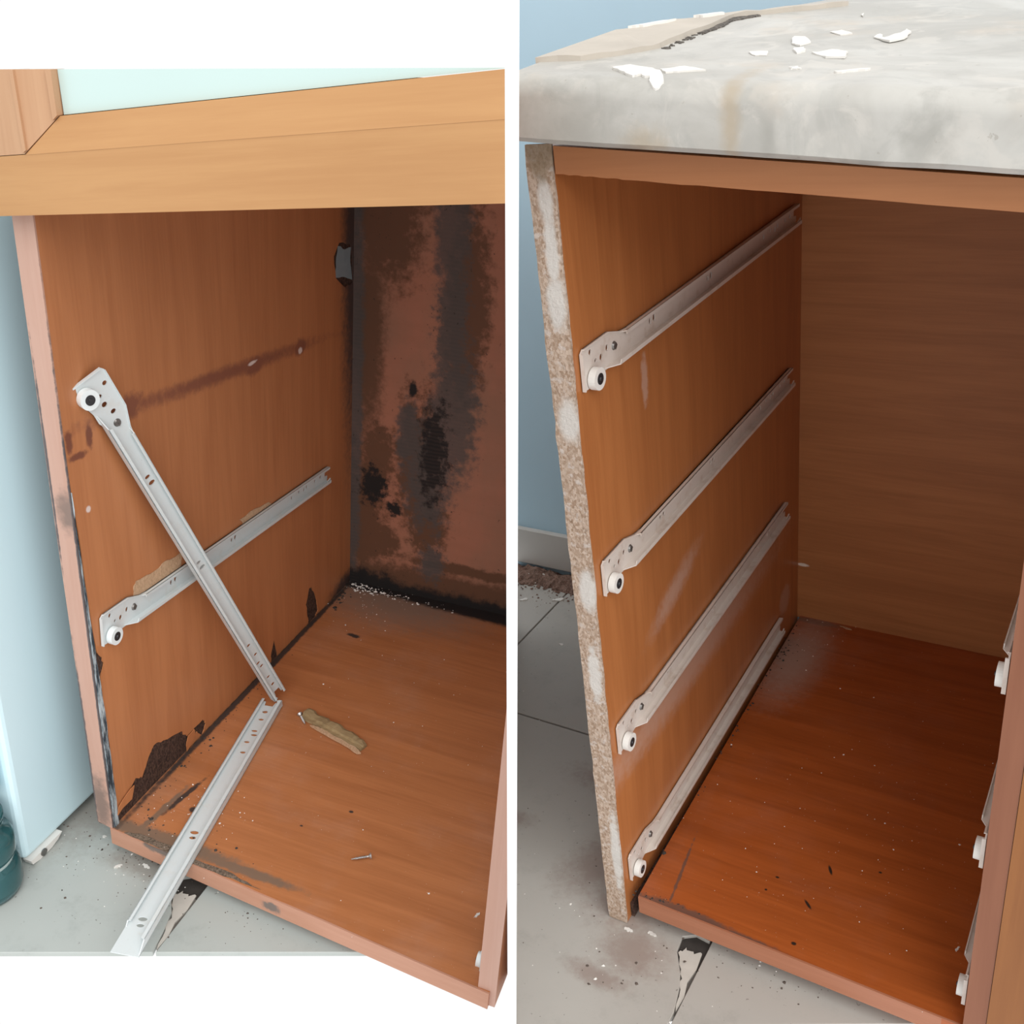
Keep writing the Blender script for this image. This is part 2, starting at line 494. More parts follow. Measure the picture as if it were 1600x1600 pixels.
def make_marble():
    t = NT('old_marble', .42, .4)
    a = t.noise(7, 6, .6, dist=1.2)
    col = t.mix(t.step(a, .35, .7), c4(.43, .415, .38), c4(.55, .54, .505))
    v = t.step(t.noise(16, 6, .65, (1, .6, 1.6), loc=(2, 5, 1), dist=.8), .56, .72)
    col = t.mix(t.math('MULTIPLY', v, .75), col, c4(.34, .34, .315))
    w = t.step(t.noise(11, 5, .6, loc=(8, 2, 7)), .55, .75)
    col = t.mix(t.math('MULTIPLY', w, .7), col, c4(.55, .48, .40))
    m3 = t.step(t.noise(34, 5, .6, (1, 1, .7), loc=(5, 9, 3), dist=1.0), .50, .64)
    col = t.mix(t.math('MULTIPLY', m3, .35), col, c4(.36, .355, .33))
    m4 = t.step(t.noise(27, 5, .6, (1, 1, .8), loc=(1, 2, 8), dist=1.0), .54, .66)
    col = t.mix(t.math('MULTIPLY', m4, .45), col, c4(.62, .59, .54))
    rust = t.spots([((.142, -.03, .755), (.005, .05, .03), dict(amp=.8, edge=.95)), ((.085, -.03, .742), (.012, .02, .008), dict(amp=1.0, edge=.95))])
    col = t.mix(t.math('MULTIPLY', rust, .6), col, c4(.40, .31, .20))
    gs = t.spots([((.252, -.03, .735), (.012, .05, .018), dict(amp=1.1, edge=.9)), ((.165, -.03, .742), (.004, .05, .010), dict(amp=1.0, edge=.95)), ((.04, -.03, .755), (.04, .05, .03), dict(amp=.9, edge=.95))])
    col = t.mix(t.math('MULTIPLY', gs, .5), col, c4(.30, .29, .26))
    sc = t.step(t.noise(150, 3, .6), .70, .74)
    col = t.mix(t.math('MULTIPLY', sc, .45), col, c4(.30, .27, .23))
    return t.color(col)
m_marble = make_marble()
m_strip = plain('marble_strip', (.50, .45, .385), .6, .22, 22)
m_plaster = plain('white_plaster', (.74, .72, .68), .8, .04, 60)
m_caulk = make_chip('black_caulk', (.05, .045, .04), (.20, .18, .16), False, .3)
m_wall = plain('blue_paint', (.47, .66, .78), .6, .05, 9)
m_skirt = plain('skirting_tile', (.52, .50, .47), .45, .06, 18)

def make_tile(name, base, brown):
    t = NT(name, .45, .4)
    a = t.noise(6, 6, .6)
    col = t.mix(a, c4(*[x * .90 for x in base]), c4(*[min(1, x * 1.08) for x in base]))
    d = t.step(t.noise(22, 6, .7, loc=(1, 3, 0)), .52, .75)
    col = t.mix(t.math('MULTIPLY', d, .35), col, c4(*[x * .62 for x in base]))
    k = t.step(t.noise(190, 3, .6), .695, .735)
    col = t.mix(t.math('MULTIPLY', k, .55), col, c4(.10, .085, .075))
    for colr, lst in brown:
        col = t.mix(t.math('MULTIPLY', t.spots(lst), .6), col, colr)
    return t.color(col)
m_tile_l = make_tile('floor_tile_dusty', (.44, .475, .455), [
    (c4(.22, .18, .15), [((-.06, .05, -.035), (.035, .06, .02), dict(amp=.7, edge=.8)), ((.04, -.004, -.035), (.05, .014, .02), dict(amp=.8, edge=.7))])])
m_tile_r = make_tile('floor_tile_stained', (.44, .42, .385), [
    (c4(.25, .17, .14), [((-.055, .07, -.04), (.03, .055, .02), dict(rot=(0, 0, -.5), amp=.8, edge=.7)), ((-.10, .18, -.04), (.05, .02, .02), dict(amp=1.0, edge=.8)), ((.02, -.03, -.04), (.03, .025, .02), dict(amp=.9, edge=.8)),
                         ((-.01, .02, -.04), (.04, .03, .02), dict(amp=.9, edge=.9)), ((-.2, .08, -.04), (.03, .01, .02), dict(amp=1.0, edge=.8)), ((0, -.07, -.04), (.03, .01, .02), dict(amp=1.0, edge=.7))])])
m_grout = plain('cement_bed', (.16, .145, .13), .9, .25, 60)
m_hole = plain('dark_rubble', (.045, .038, .033), .9, .4, 90)
m_mortar = plain('pale_mortar', (.56, .53, .48), .9, .15, 60)
m_brick = make_chip('brown_rubble', (.14, .09, .07), (.30, .19, .15), False, .5)
m_crumb = plain('plaster_crumbs', (.80, .78, .74), .8, .1)
m_crumb_d = plain('dark_crumbs', (.10, .075, .06), .8, .3)
m_fridge = plain('fridge_enamel', (.70, .915, 1.0), .28, .02, 5)
m_white = plain('partition_paint', (.93, .93, .93), .6, .01, 6)
m_splint = wood('rotten_splinter', (.34, .25, .13), 'x', .35, .8)
m_scrap = plain('blue_grey_paint_scrap', (.26, .34, .38), .7, .2, 60)
t_ = NT('teal_glass', .08)
t_.b.inputs['Transmission Weight'].default_value = .65
m_glass = t_.color(t_.mix(t_.noise(20, 3), c4(.06, .22, .24), c4(.10, .30, .32)))

# ------------------------------------------------------------------ structure: partition, floors, wall
bm = bmesh.new()
box(bm, -.0033, .0033, .50, .56, -.25, .885)
bev(bm, .0008, 1)
slab(bm, [(.56, -.25), (1.31, -.25), (1.31, .76), (.56, .74)], 'x', -.0033, .0033)  # added board, unseen edge-on; keeps light out of the cut-open cabinet
o = obj('wall_added_partition', bm, m_white)
o['kind'] = 'structure'

def tiled_floor(M, z, keep, region, xs, ys, mat, notch, pit):
    """cement bed with separate tiles; notch: broken corner of the tile left of the line xs[i]"""
    bed = bmesh.new()
    slab(bed, [(p[0], p[1] + (.014 if i < 2 else 0)) for i, p in enumerate(region)], 'z', z - .012, z - .004)
    at_partition(bed, M, keep)
    fl = obj('floor', bed, m_grout, None, M)
    fl['kind'] = 'structure'
    def prep(poly):
        for i in range(len(region)):
            p, q = region[i], region[(i + 1) % len(region)]
            a, b = -(q[1] - p[1]), q[0] - p[0]
            poly = clip_poly(poly, a, b, a * p[0] + b * p[1])
            if len(poly) < 3:
                return []
        return poly
    g = .0013
    for i in range(len(xs) - 1):
        for j in range(len(ys) - 1):
            x0, x1, y0, y1 = xs[i] + g, xs[i + 1] - g, ys[j] + g, ys[j + 1] - g
            if notch and abs(xs[i + 1] - notch['x']) < 1e-6 and y0 < 0 < y1:
                poly = [(x0, y0), (x1, y0)] + notch['pts'] + [(x1, y1), (x0, y1)]
                # the front cut only trims the near side; clip near side by hand
                near = region[0], region[1]
                a, b = -(near[1][1] - near[0][1]), near[1][0] - near[0][0]
                poly = clip_poly(poly, a, b, a * near[0][0] + b * near[0][1])
            else:
                poly = prep([(x0, y0), (x1, y0), (x1, y1), (x0, y1)])
            if len(poly) < 3:
                continue
            tb = bmesh.new()
            slab(tb, poly, 'z', z - .006, z)
            at_partition(tb, M, keep)
            if not tb.faces:
                tb.free(); continue
            bev(tb, .0006, 1, 60)
            obj('tile', tb, mat, fl)
    pb = bmesh.new()
    slab(pb, ragged(pit, .002, 4, 3), 'z', z - .005, z - .0018)
    obj('mortar_patch', pb, m_mortar, fl, label='pale mortar bared where the tile corner broke')
    hb = bmesh.new()
    hx = notch['x']
    slab(hb, [(hx - .034, -.02), (hx + .004, -.02), (hx + .004, .022), (hx - .034, .022)], 'z', z - .0045, z - .0035)
    obj('hole_bottom', hb, m_hole, fl, label='dark rubble in the hole of the broken tile')
    return fl

# bay before repair; the near side of the floor runs obliquely
reg_l = [(-.45, -.3225), (.42, .0325), (.60, .30), (.60, .75), (-.45, .75)]
nl = dict(x=.113, pts=[(.1117, -.092), (.106, -.066), (.100, -.045), (.086, -.026), (.0835, -.004), (.098, .006), (.1117, .004)])
floor_l = tiled_floor(ML, -.035, -1, reg_l, [-.807, -.347, .113, .573, 1.03], [-.673, -.213, .247, .707, 1.17], m_tile_l, nl,
                      [(.1125, -.088), (.107, -.066), (.100, -.045), (.087, -.026), (.094, -.017), (.103, -.021), (.110, -.017)])
# bay after repair
reg_r = [(-.60, -.443), (.60, .180), (.62, .62), (-.60, .62)]
nr = dict(x=.086, pts=[(.0847, -.072), (.079, -.046), (.073, -.030), (.060, -.008), (.058, .010), (.070, .018), (.0847, .016)])
floor_r = tiled_floor(MR, -.040, 1, reg_r, [-.834, -.374, .086, .546, 1.0], [-.213, .247, .545], m_tile_r, nr,
                      [(.0855, -.070), (.080, -.046), (.073, -.030), (.061, -.008), (.066, .001), (.076, -.003), (.083, .001)])

bm = bmesh.new()
box(bm, -.75, .75, .593, .66, -.05, .86)
at_partition(bm, MR, 1)
o = obj('wall_back', bm, m_wall, None, MR); o['kind'] = 'structure'
bm = bmesh.new()
box(bm, -.75, -.02, .583, .5929, -.03, .0375)
at_partition(bm, MR, 1); bev(bm, .0015, 1)
o = obj('baseboard_back', bm, m_skirt, None, MR); o['kind'] = 'structure'
on_l = lambda x, y: y > -.130 + .408 * x
# brown rubble in the gap between the last tiles and the skirting
bm = bmesh.new()
rnd = random.Random(4)
nx, ny = 90, 10
grid = [[bm.verts.new((-.55 + .54 * i / nx, .535 + .056 * j / ny + .003 * rnd.uniform(-1, 1),
         -.044 + .010 * noise.noise((i * .5, j * .6, 1.3)) + .012 * math.sin(PI * j / ny) ** .6 + .002 * rnd.uniform(-1, 1))) for j in range(ny + 1)] for i in range(nx + 1)]
for i in range(nx):
    for j in range(ny):
        bm.faces.new((grid[i][j], grid[i + 1][j], grid[i + 1][j + 1], grid[i][j + 1]))
at_partition(bm, MR, 1)
o = obj('rubble', bm, m_brick, floor_r); o['kind'] = 'stuff'
crumbs('brick_grit', m_brick, [(-.40, .545, -.039, .06, .012, 160, .0012, .004), (-.36, .52, -.04, .05, .02, 50, .0008, .002)], floor_r, seed=5)
crumbs('white_grit', m_crumb, [(-.42, .56, -.036, .05, .008, 26, .0015, .0045), (-.3, .3, -.04, .1, .15, 25, .0007, .0016), (-.02, -.03, -.04, .08, .04, 30, .0007, .0018)], floor_r, seed=6)
crumbs('dark_grit', m_crumb_d, [(-.1, .1, -.04, .12, .1, 60, .0005, .0012), (.14, .0, -.04, .05, .010, 30, .0005, .0018), (.03, -.05, -.04, .06, .04, 30, .0006, .0016)], floor_r, seed=7)
crumbs('dark_grit', m_crumb_d, [(.02, -.06, -.035, .07, .05, 60, .0004, .0012), (.04, .0, -.035, .03, .008, 50, .0005, .0018), (.18, -.03, -.035, .03, .015, 30, .0005, .0018), (-.05, .03, -.035, .02, .03, 50, .0005, .0012)], floor_l, seed=8, ok=on_l)
crumbs('white_grit', m_crumb, [(.03, -.01, -.035, .04, .03, 40, .0006, .0018)], floor_l, seed=9, ok=on_l)

# ------------------------------------------------------------------ drawer runners
HOLES = [(.006, .010, .0016, .0022), (.0150, .0125, .0018, .0024), (.0225, .0015, .0014, .0018), (.0315, .001, .0020, .0028), (.042, .0055, .0018, .0028),
         (.120, .0005, .0016, .0030), (.1280, .0015, .0019, .0036), (.245, .0, .0016, .0028), (.2530, .001, .0019, .0036),
         (.395, .0, .0016, .0026), (.415, .002, .0016, .0026), (.430, -.001, .0016, .0030), (.438, .001, .0016, .0030), (.462, .001, .0016, .0026), (.478, .0015, .0020, .0026)]
HB, HT = -.0125, .0115

def runner_track(mir=1, L=.50, head=True, u0=0.0, vs_=1.0):
    """pressed steel track: web with holes, flared head, flange with lip at the bottom, narrow flange at the top"""
    bm = bmesh.new()
    Y = -mir
    if head:
        out = [(.001, -.019), (.012, -.0198), (.026, -.0165), (.034, -.0140), (.044, -.0140), (.047, HB), (L - .006, HB), (L - .0005, HB + .002), (L - .0005, -.004), (L - .009, -.003), (L - .009, .006), (L - .0005, .007), (L - .001, HT),
               (.076, HT), (.064, .0128), (.044, .0200), (.0045, .0195), (.0005, .016)]
    else:
        out = [(u0, HB), (L - .006, HB), (L - .0005, HB + .002), (L - .0005, -.004), (L - .009, -.003), (L - .009, .006), (L - .0005, .007), (L - .001, HT), (u0, HT)]
    out = [(a, b * vs_) for a, b in out]
    hl = [circ((u, v * vs_), rx * (1.25 if head else 1.6), ry * (1.15 if head else 1.3), 12) for u, v, rx, ry in HOLES if u > u0 + .006 and (L >= .5 or u < L - .015)]
    slab(bm, out, 'y', 0, Y * .0012, hl)
    a0 = .034 if head else u0
    w = .0095
    b0, t0 = HB * vs_, HT * vs_
    def strip(pa, pb, th=.0010):
        # plate between two lines (u,y,z) lists
        q = []
        for s_ in (0, th):
            q.append([bm.verts.new((p[0], p[1], p[2] + s_)) for p in pa + pb[::-1]])
        n = len(q[0])
        bm.faces.new(q[0][::-1]); bm.faces.new(q[1])
        for i in range(n):
            bm.faces.new((q[0][i], q[0][(i + 1) % n], q[1][(i + 1) % n], q[1][i]))
    # bottom flange, its lip, top flange
    strip([(a0, 0, b0), (L - .002, 0, b0)], [(a0 + .014, Y * w, b0), (L - .004, Y * w, b0)])
    slab(bm, [(a0 + .014, b0), (L - .004, b0), (L - .004, b0 + .0042), (a0 + .016, b0 + .0042)], 'y', Y * (w - .0010), Y * w)
    strip([(a0 + .03, 0, t0 - .001), (L - .001, 0, t0 - .001)], [(a0 + .036, Y * .0052, t0 - .001), (L - .0, Y * .0052, t0 - .001)])
    slab(bm, [(a0 + .036, t0 - .0035), (L, t0 - .0035), (L, t0), (a0 + .036, t0)], 'y', Y * .0044, Y * .0052)
    if head:
        # folded front lip of the head and the swage line
        slab(bm, [(.0005, -.019), (.0017, -.019), (.0017, .016), (.0005, .016)], 'y', 0, Y * .0030)
        slab(bm, [(.004, .0186), (.044, .0191), (.064, .0119), (.076, .0106), (.076, .0115), (.064, .0128), (.044, .0200), (.0045, .0195)], 'y', 0, Y * .0026)
    # stop tab at the rear end
    slab(bm, [(L - .012, b0), (L - .003, b0), (L - .003, b0 + .007), (L - .012, b0 + .004)], 'y', Y * (w - .003), Y * (w - .0018))
    if head:
        for v in bm.verts:
            v.co.z *= .88
    bmesh.ops.recalc_face_normals(bm, faces=bm.faces)
    me = bpy.data.meshes.new('track')
    bm.to_mesh(me); bm.free()
    return me

def small(name, mat, build, smooth=False):
    bm = bmesh.new(); build(bm)
    bmesh.ops.recalc_face_normals(bm, faces=bm.faces)
    me = bpy.data.meshes.new(name); bm.to_mesh(me); bm.free()
    me.materials.append(mat)
    return me

def runner_meshes(mir, metal, nylon, L=.50):
    Y = -mir
    def roller(bm):
        y0 = Y * .0022
        c = (.0150, y0, -.0105)
        cyl(bm, c, .0092, 'y', Y * .0062, 28)
        bev(bm, .0010, 2, 50)
        cyl(bm, (.0150, Y * .0012, -.0105), .005, 'y', Y * .0016, 16)
    def rivet(bm):
        cyl(bm, (.0150, Y * .0082, -.0105), .0047, 'y', Y * .0006, 20)
        cyl(bm, (.0150, Y * .0086, -.0105), .0020, 'y', Y * .0012, 12, .0016)
    def screw(bm):
        c = (.0535, Y * .001, .0025)
        cyl(bm, c, .0040, 'y', Y * .0018, 16, .0028)
        slab(bm, [(.0505, .0020), (.0565, .0020), (.0565, .0030), (.0505, .0030)], 'y', Y * .0024, Y * .0030)
        slab(bm, [(.0530, -.0005), (.0540, -.0005), (.0540, .0055), (.0530, .0055)], 'y', Y * .0024, Y * .0030)
    tr = runner_track(mir, L); tr.materials.append(metal)
    return dict(track=tr, roller=small('roller', nylon, roller), rivet=small('rivet', m_rivet, rivet), screw=small('screw', m_steel_d, screw))

def place_runner(ms, M, label, group):
    t = thing('drawer_runner', label, 'drawer runner', M, group)
    link('track', ms['track'], t)
    r = link('roller', ms['roller'], t)
    link('rivet', ms['rivet'], r)
    link('screw', ms['screw'], t)
    return t

def along(p0, p1, out=(1, 0, 0), L=.50):
    """frame with x along the runner, z its upper side, -y away from the board it sits on; stretched to its length"""
    p0, p1, wv = Vector(p0), Vector(p1), Vector(out)
    d = p1 - p0
    u = d.normalized()
    wv = (wv - u * wv.dot(u)).normalized()
    v = wv.cross(u)
    M = Matrix.Identity(4)
    k = d.length / L
    for i in range(3):
        M[i][0], M[i][1], M[i][2], M[i][3] = u[i] * k, -wv[i], v[i], p0[i]
    return M

R_R = runner_meshes(1, m_metal_r, m_nylon)
R_RM = runner_meshes(-1, m_metal_r, m_nylon)
R_L = runner_meshes(1, m_metal_l, m_nylon_l)
R_LS = runner_meshes(-1, m_metal_l, m_nylon_l, .11)

# ------------------------------------------------------------------ left: the cabinet before repair
cab = thing('base_cabinet', 'water-damaged wooden base cabinet with moldy back and framed door above', 'cabinet', ML)
D_L = .5604
# side panel: chipboard core with a laminate skin that has come away in places
bm = bmesh.new()
slab(bm, [(0, .0), (.565, -.02), (.565, .70), (0, .70)], 'x', -.0185, -.0012)
obj('side_core', bm, m_rot, cab, label='dark rotten chipboard under torn laminate')
big = [(.0051, -.0016), (.015, .0153), (.0416, .0345), (.0517, .0269), (.0626, .0409), (.0704, .0484), (.0756, .0534), (.0924, .0476), (.1251, .0355), (.1349, .0213),
       (.1689, .0217), (.1733, .0115), (.164, .0002), (.1547, .0129), (.1404, .0075), (.136, .0015)]
bigh = ragged(big, .0012, 4, 11, False)
skin = [(.0, .0003), (.004, .0005)] + bigh[1:]
p2 = [(.4289, .002), (.4289, .0077), (.4219, .0367), (.4316, .0578), (.4391, .0579), (.4521, .0301), (.4577, .0081), (.450, .002)]
p3 = [(.3250, .001), (.3265, .016), (.3339, .0321), (.3384, .0189), (.3420, .001)]
skin += [(.2, -.003)] + [(.31, -.003)] + ragged(p3, .001, 3, 2, False) + [(.38, -.004), (.42, -.003)] + ragged(p2, .0015, 4, 3, False) + [(.50, -.003), (.565, -.003), (.565, .70), (0, .70)]
edge = [(.004, .36), (.0045, .30), (.006, .25), (.0075, .2257)]
nick = ragged([(.0062, .2257), (.0143, .2124), (.0147, .2028), (.0083, .1922), (.0085, .1435), (.0091, .1014), (.0090, .0623), (.0075, .03)], .0009, 3, 8, False)
# the skin stops short of the front edge where the strip is peeling
skin = [(.0075, .0125)] + [(.015, .0153)] + skin[skin.index(bigh[1]) + 4:] + [(.0, .45), (.002, .38)] + edge + nick[1:]
hole = ragged([(.5043, .512), (.5183, .5262), (.5511, .5187), (.5571, .4978), (.5579, .4669), (.5373, .4641), (.5098, .4827)], .0015, 3, 5)
fl3 = [(.225, .012), (.229, .017), (.233, .013), (.230, .010)]
bm = bmesh.new()
slab(bm, skin, 'x', -.0012, 0, [hole])
obj('side_skin', bm, m_side_l, cab)
bm = bmesh.new()
slab(bm, ragged([(.5165, .5225), (.5364, .5143), (.553, .5142), (.5516, .4947), (.5577, .4705), (.537, .4782), (.5098, .4833), (.5114, .5028)], .0015, 3, 6), 'x', -.0011, -.0006)
obj('paint_scrap', bm, m_scrap, cab, label='blue grey scrap showing in the torn hole near the back')
# two loose flaps of laminate at the foot of the panel
for pts, lift in (([(.006, .013), (.014, .016), (.030, .0155), (.036, .030), (.030, .0300), (.016, .0260), (.0085, .022)], .0015),):
    bm = bmesh.new()
    slab(bm, pts, 'x', lift, lift + .0008)
    obj('laminate_flap', bm, m_side_l, cab)
for pts in ([(.1310, .0), (.1500, .0125), (.1480, .022), (.1360, .021), (.1310, .010)],):
    bm = bmesh.new()
    slab(bm, ragged(pts, .0008, 3, 4), 'x', .0005, .0013)
    obj('laminate_flap', bm, m_side_l, cab)
# front edge band and the grey strip curling away behind it
bm = bmesh.new()
slab(bm, [(-.0192, .003), (-.0002, -.001), (.0004, .30), (.0, .72), (-.0200, .72), (-.0205, .40), (-.0196, .2)], 'y', -.0012, .0006)
bev(bm, .0004, 1)
obj('edge_band', bm, m_band_l, cab, label='pinkish front edge strip')
bm = bmesh.new()
pr = []
for k in range(25):
    z = .40 * (1 - k / 24)
    wd = .0006 + .0068 * min(1, (k / 15) ** 1.5)
    pr.append((.0012 + .0006 * math.sin(k * 2.1), .0008, wd, z))
prev = None
for x, y0, wd, z in pr:
    cur = [bm.verts.new((-.0012, y0, z)), bm.verts.new((x, y0, z)), bm.verts.new((x * .6, y0 + wd, z)), bm.verts.new((-.0012, y0 + wd, z))]
    if prev:
        for i in range(4):
            bm.faces.new((prev[i], prev[(i + 1) % 4], cur[(i + 1) % 4], cur[i]))
    else:
        bm.faces.new(cur[::-1])
    prev = cur
bm.faces.new(prev)
obj('peeling_strip', bm, m_peel, cab, label='grey torn strip along the front edge')
# bottom board with its front band (out of square by a few degrees)
def fy(x):
    return -.0018 - .084 * x
bm = bmesh.new()
slab(bm, [(-.004, fy(0) + .0012), (.44, fy(.44) + .0012), (.44, .59), (-.004, .562)], 'z', -.0205, 0)
at_partition(bm, ML, -1)
obj('bottom_panel', bm, m_floor_l, cab)
bm = bmesh.new()
top = ragged([(-.003, .0), (.06, -.0005), (.12, 0), (.44, 0)], .0007, 5, 9, False)
slab(bm, [(-.003, -.0215), (.44, -.0215)] + top[::-1], 'y', 0, 0, (), lambda a, b: fy(a) + .0012, lambda a, b: fy(a) - .0006)
at_partition(bm, ML, -1)
obj('bottom_edge_band', bm, m_band_floor_l, cab, label='pink edge strip along the bottom board')
bm = bmesh.new()
slab(bm, ragged([(.014, -.0020), (.03, .003), (.07, .0015), (.10, -.0045), (.14, -.0055), (.185, -.0135), (.13, -.0115), (.06, -.0060)], .0010, 5, 14), 'z', .0001, .0006)
obj('torn_edge', bm, m_torn_grey, cab, label='torn dirty strip along the bottom front edge')
# back board, top board, right side, plinth
bm = bmesh.new()
slab(bm, [(-.004, -.01), (.47, -.01), (.47, .70), (-.004, .70)], 'y', 0, 0, (), lambda a, b: D_L + .052 * a + .006 + .0012 * noise.noise((a * 9, b * 9, 0)), lambda a, b: D_L + .052 * a)
at_partition(bm, ML, -1)
obj('back_panel', bm, m_back_l, cab, label='pinkish back board stained with black mold')
bm = bmesh.new()
slab(bm, [(-.0185, .0), (.43, .0), (.45, .585), (-.0185, .562)], 'z', 0, 0, (), lambda a, b: .672 + .17 * a, lambda a, b: .690 + .17 * a)
at_partition(bm, ML, -1)
obj('top_panel', bm, m_side_l, cab)
bm = bmesh.new()
slab(bm, [(-.035, -.02), (.58, -.02), (.58, .70), (-.035, .70)], 'x', .428, .446)
at_partition(bm, ML, -1)
obj('side_panel', bm, m_side_l, cab)
bm = bmesh.new()
slab(bm, [(.428, -.02), (.446, -.02), (.446, .70), (.428, .70)], 'y', -.036, -.0351)
at_partition(bm, ML, -1)
obj('edge_band', bm, m_band_l, cab)
bm = bmesh.new()
slab(bm, [(.0, .05), (.44, .03), (.44, .05), (.0, .07)], 'z', -.0345, -.0206)
at_partition(bm, ML, -1)
obj('plinth', bm, m_rot, cab)
# framed door hanging crooked over the upper part of the opening
door = bmesh.new()
slab(door, [(-.022, .66), (.384, .72), (.384, .780), (-.022, .738)], 'y', -.0042, -.0030)
at_partition(door, ML, -1)
door = obj('door', door, m_door, cab, label='crooked framed door with white gloss panel')
def dpart(name, pts, y0, y1, mat, f1=None, bw=.0008):
    bm = bmesh.new()
    slab(bm, pts, 'y', y0, y1, (), f1)
    bev(bm, bw, 2, 40)
    at_partition(bm, ML, -1)
    obj(name, bm, mat, door)
A0, A1 = (.0180, .6910), (.386, .7572)        # ridge of the bottom rail
dpart('rail', [(-.022, .6410), (.390, .7072), A1, A0, (-.022, .6838)], -.0025, -.0202, m_door, None, .0006)
dpart('stile', [(-.022, .6843), (.0176, .6914), (.0152, .7481), (-.022, .7440)], -.0025, -.0200, m_door_v, None, .0012)
def slope_b(a, b):   # bevelled mouldings fall towards the panel
    t = (b - (.6910 + .18 * (a - .018))) / .028
    return -.0205 + .0065 * max(0, min(1, t))
dpart('moulding', [(.0182, .6909), A1, (.3825, .7852), (.0483, .7207)], -.0035, 0, m_door, slope_b, .0004)
def slope_v(a, b):
    t = (a - (.018 - (b - .691) * .05)) / .031
    return -.0205 + .0065 * max(0, min(1, t)) + (.0012 if .12 < t < .2 else 0)
dpart('moulding', [(.0180, .6920), (.0475, .7213), (.0468, .7513), (.0156, .7481)], -.0035, 0, m_door_v, slope_v, .0004)
dpart('bead', [(.0150, .7480), (.0178, .6925), (.0205, .6945), (.0182, .7483)], -.0180, -.0222, m_door_v, None, .0008)
dpart('bead', [(.0420, .7508), (.0438, .7175), (.0480, .7212), (.0470, .7513)], -.0120, -.0178, m_door_v, None, .0008)
dpart('door_panel', [(.0484, .7212), (.3824, .7856), (.0470, .7512)], -.0050, -.0110, m_door_panel)

# torn chipboard wedge sticking out behind the fixed runner
bm = bmesh.new()
slab(bm, ragged([(.0685, .250), (.0685, .2622), (.0735, .2685), (.0907, .2662), (.1063, .2641), (.1208, .2665), (.1339, .2635), (.1525, .263), (.147, .2445), (.123, .240), (.0933, .240)], .0012, 3, 21), 'x', .0002, .0010)
obj('torn_chip', bm, m_tornboard, cab, label='torn pale chipboard scrap stuck behind the runner')
bm = bmesh.new()
slab(bm, ragged([(.2645, .2481), (.2999, .2466), (.3295, .2418), (.3364, .236), (.3136, .230), (.2773, .230)], .0012, 3, 22), 'x', .0002, .0010)
obj('torn_chip', bm, m_tornboard, cab)
# old grit along the joints of the box
crumbs('grit', m_crumb, [(.03, .548, .0, .02, .008, 90, .0008, .0026), (.10, .552, .0, .04, .006, 50, .0006, .002), (.06, .05, .0, .04, .03, 70, .0004, .0012), (.22, .25, .0, .1, .14, 70, .0004, .0011), (.05, .50, 0, .03, .03, 50, .0005, .0012)], cab, seed=31)
crumbs('mold_grit', m_hole, [(.01, .53, 0, .006, .03, 50, .001, .003), (.008, .15, 0, .006, .09, 70, .0007, .0022), (.05, .02, 0, .05, .008, 40, .0007, .002)], cab, seed=32)

# runners of the left bay
place_runner(R_L, ML @ along((.0012, .014, .244), (.0012, .482, .218)), 'white drawer runner still screwed level across the damaged side panel', 'drawer runners of the damaged cabinet')
place_runner(R_L, ML @ along((.0030, .033, .500), (.046, .262, .008), (1, -.42, .1)), 'white drawer runner hanging diagonally from one screw, crossing the level one', 'drawer runners of the damaged cabinet')
tr = runner_track(1, .50, False, .084, 1.16); tr.materials.append(m_metal_l)
M3 = along((.1225, -.205, .0006), (.0445, .2515, .0006), (0, 0, 1))
t = thing('drawer_runner', 'white drawer runner lying flat on the bottom board, jutting over the front edge', 'drawer runner', ML @ M3, 'drawer runners of the damaged cabinet')
link('track', tr, t)
place_runner(R_LS, ML @ along((.4262, -.020, .014), (.4262, .052, .014), (1, 0, 0), .11), 'white drawer runner on the opposite wall beside the partition, only its front end showing', 'drawer runners of the damaged cabinet')

# screws and splinter lying on the bottom board
def loose_screw(p, ang, label, L=.019):
    bm = bmesh.new()
    pts, rs = [], []
    n = 40
    for i in range(n + 1):
        s_ = i / n
        pts.append((s_ * L, 0, .0024))
        base = .0011 * (1 - .75 * max(0, s_ - .7) / .3)
        rs.append(base + (.0006 if (i % 3 == 1 and s_ > .15) else 0))
    tube(bm, pts, rs, 10)
    sh = obj('loose_screw', bm, m_steel, None, ML @ Matrix.Translation(p) @ Matrix.Rotation(ang, 4, 'Z') @ Matrix.Rotation(.06, 4, 'Y'))
    tag(sh, label, 'screw', 'loose screws')
    hb = bmesh.new()
    lathe(hb, [(.0012, .0), (.0034, -.0022), (.0036, -.0028), (.0030, -.0031), (.0006, -.0032)], 16)
    for v in hb.verts:
        v.co = (v.co.z + .0008, v.co.x, v.co.y + .0024)
    obj('screw_head', hb, m_steel, sh)
    return sh
loose_screw((.268, .066, .0014), math.radians(212), 'small zinc screw lying alone near the front of the bottom board')
loose_screw((.0900, .2415, .0012), math.radians(-42), 'small screw lying against the end of the rotten wood splinter', .017)
bm = bmesh.new()
n = 22
prof = []
rnd = random.Random(12)
for i in range(n + 1):
    s_ = i / n
    w0 = .0085 + .0012 * math.sin(i * 1.3) + .0008 * rnd.uniform(-1, 1)
    e0 = -.0085 + .001 * rnd.uniform(-1, 1)
    h = .0065 + .001 * math.sin(i * .7 + 1)
    if i > n - 4:
        w0 -= .0013 * (i - n + 4); h *= .75
    prof.append([bm.verts.new((s_ * .098, y, z)) for y, z in ((e0, 0), (e0 + .0006, .0032), (e0 + .0042, .0036 + .0007 * rnd.uniform(-1, 1)), (e0 + .0055, h), (w0 - .004, h + .0012 * rnd.uniform(0, 1)), (w0, h * .75), (w0 + .0004, 0))])
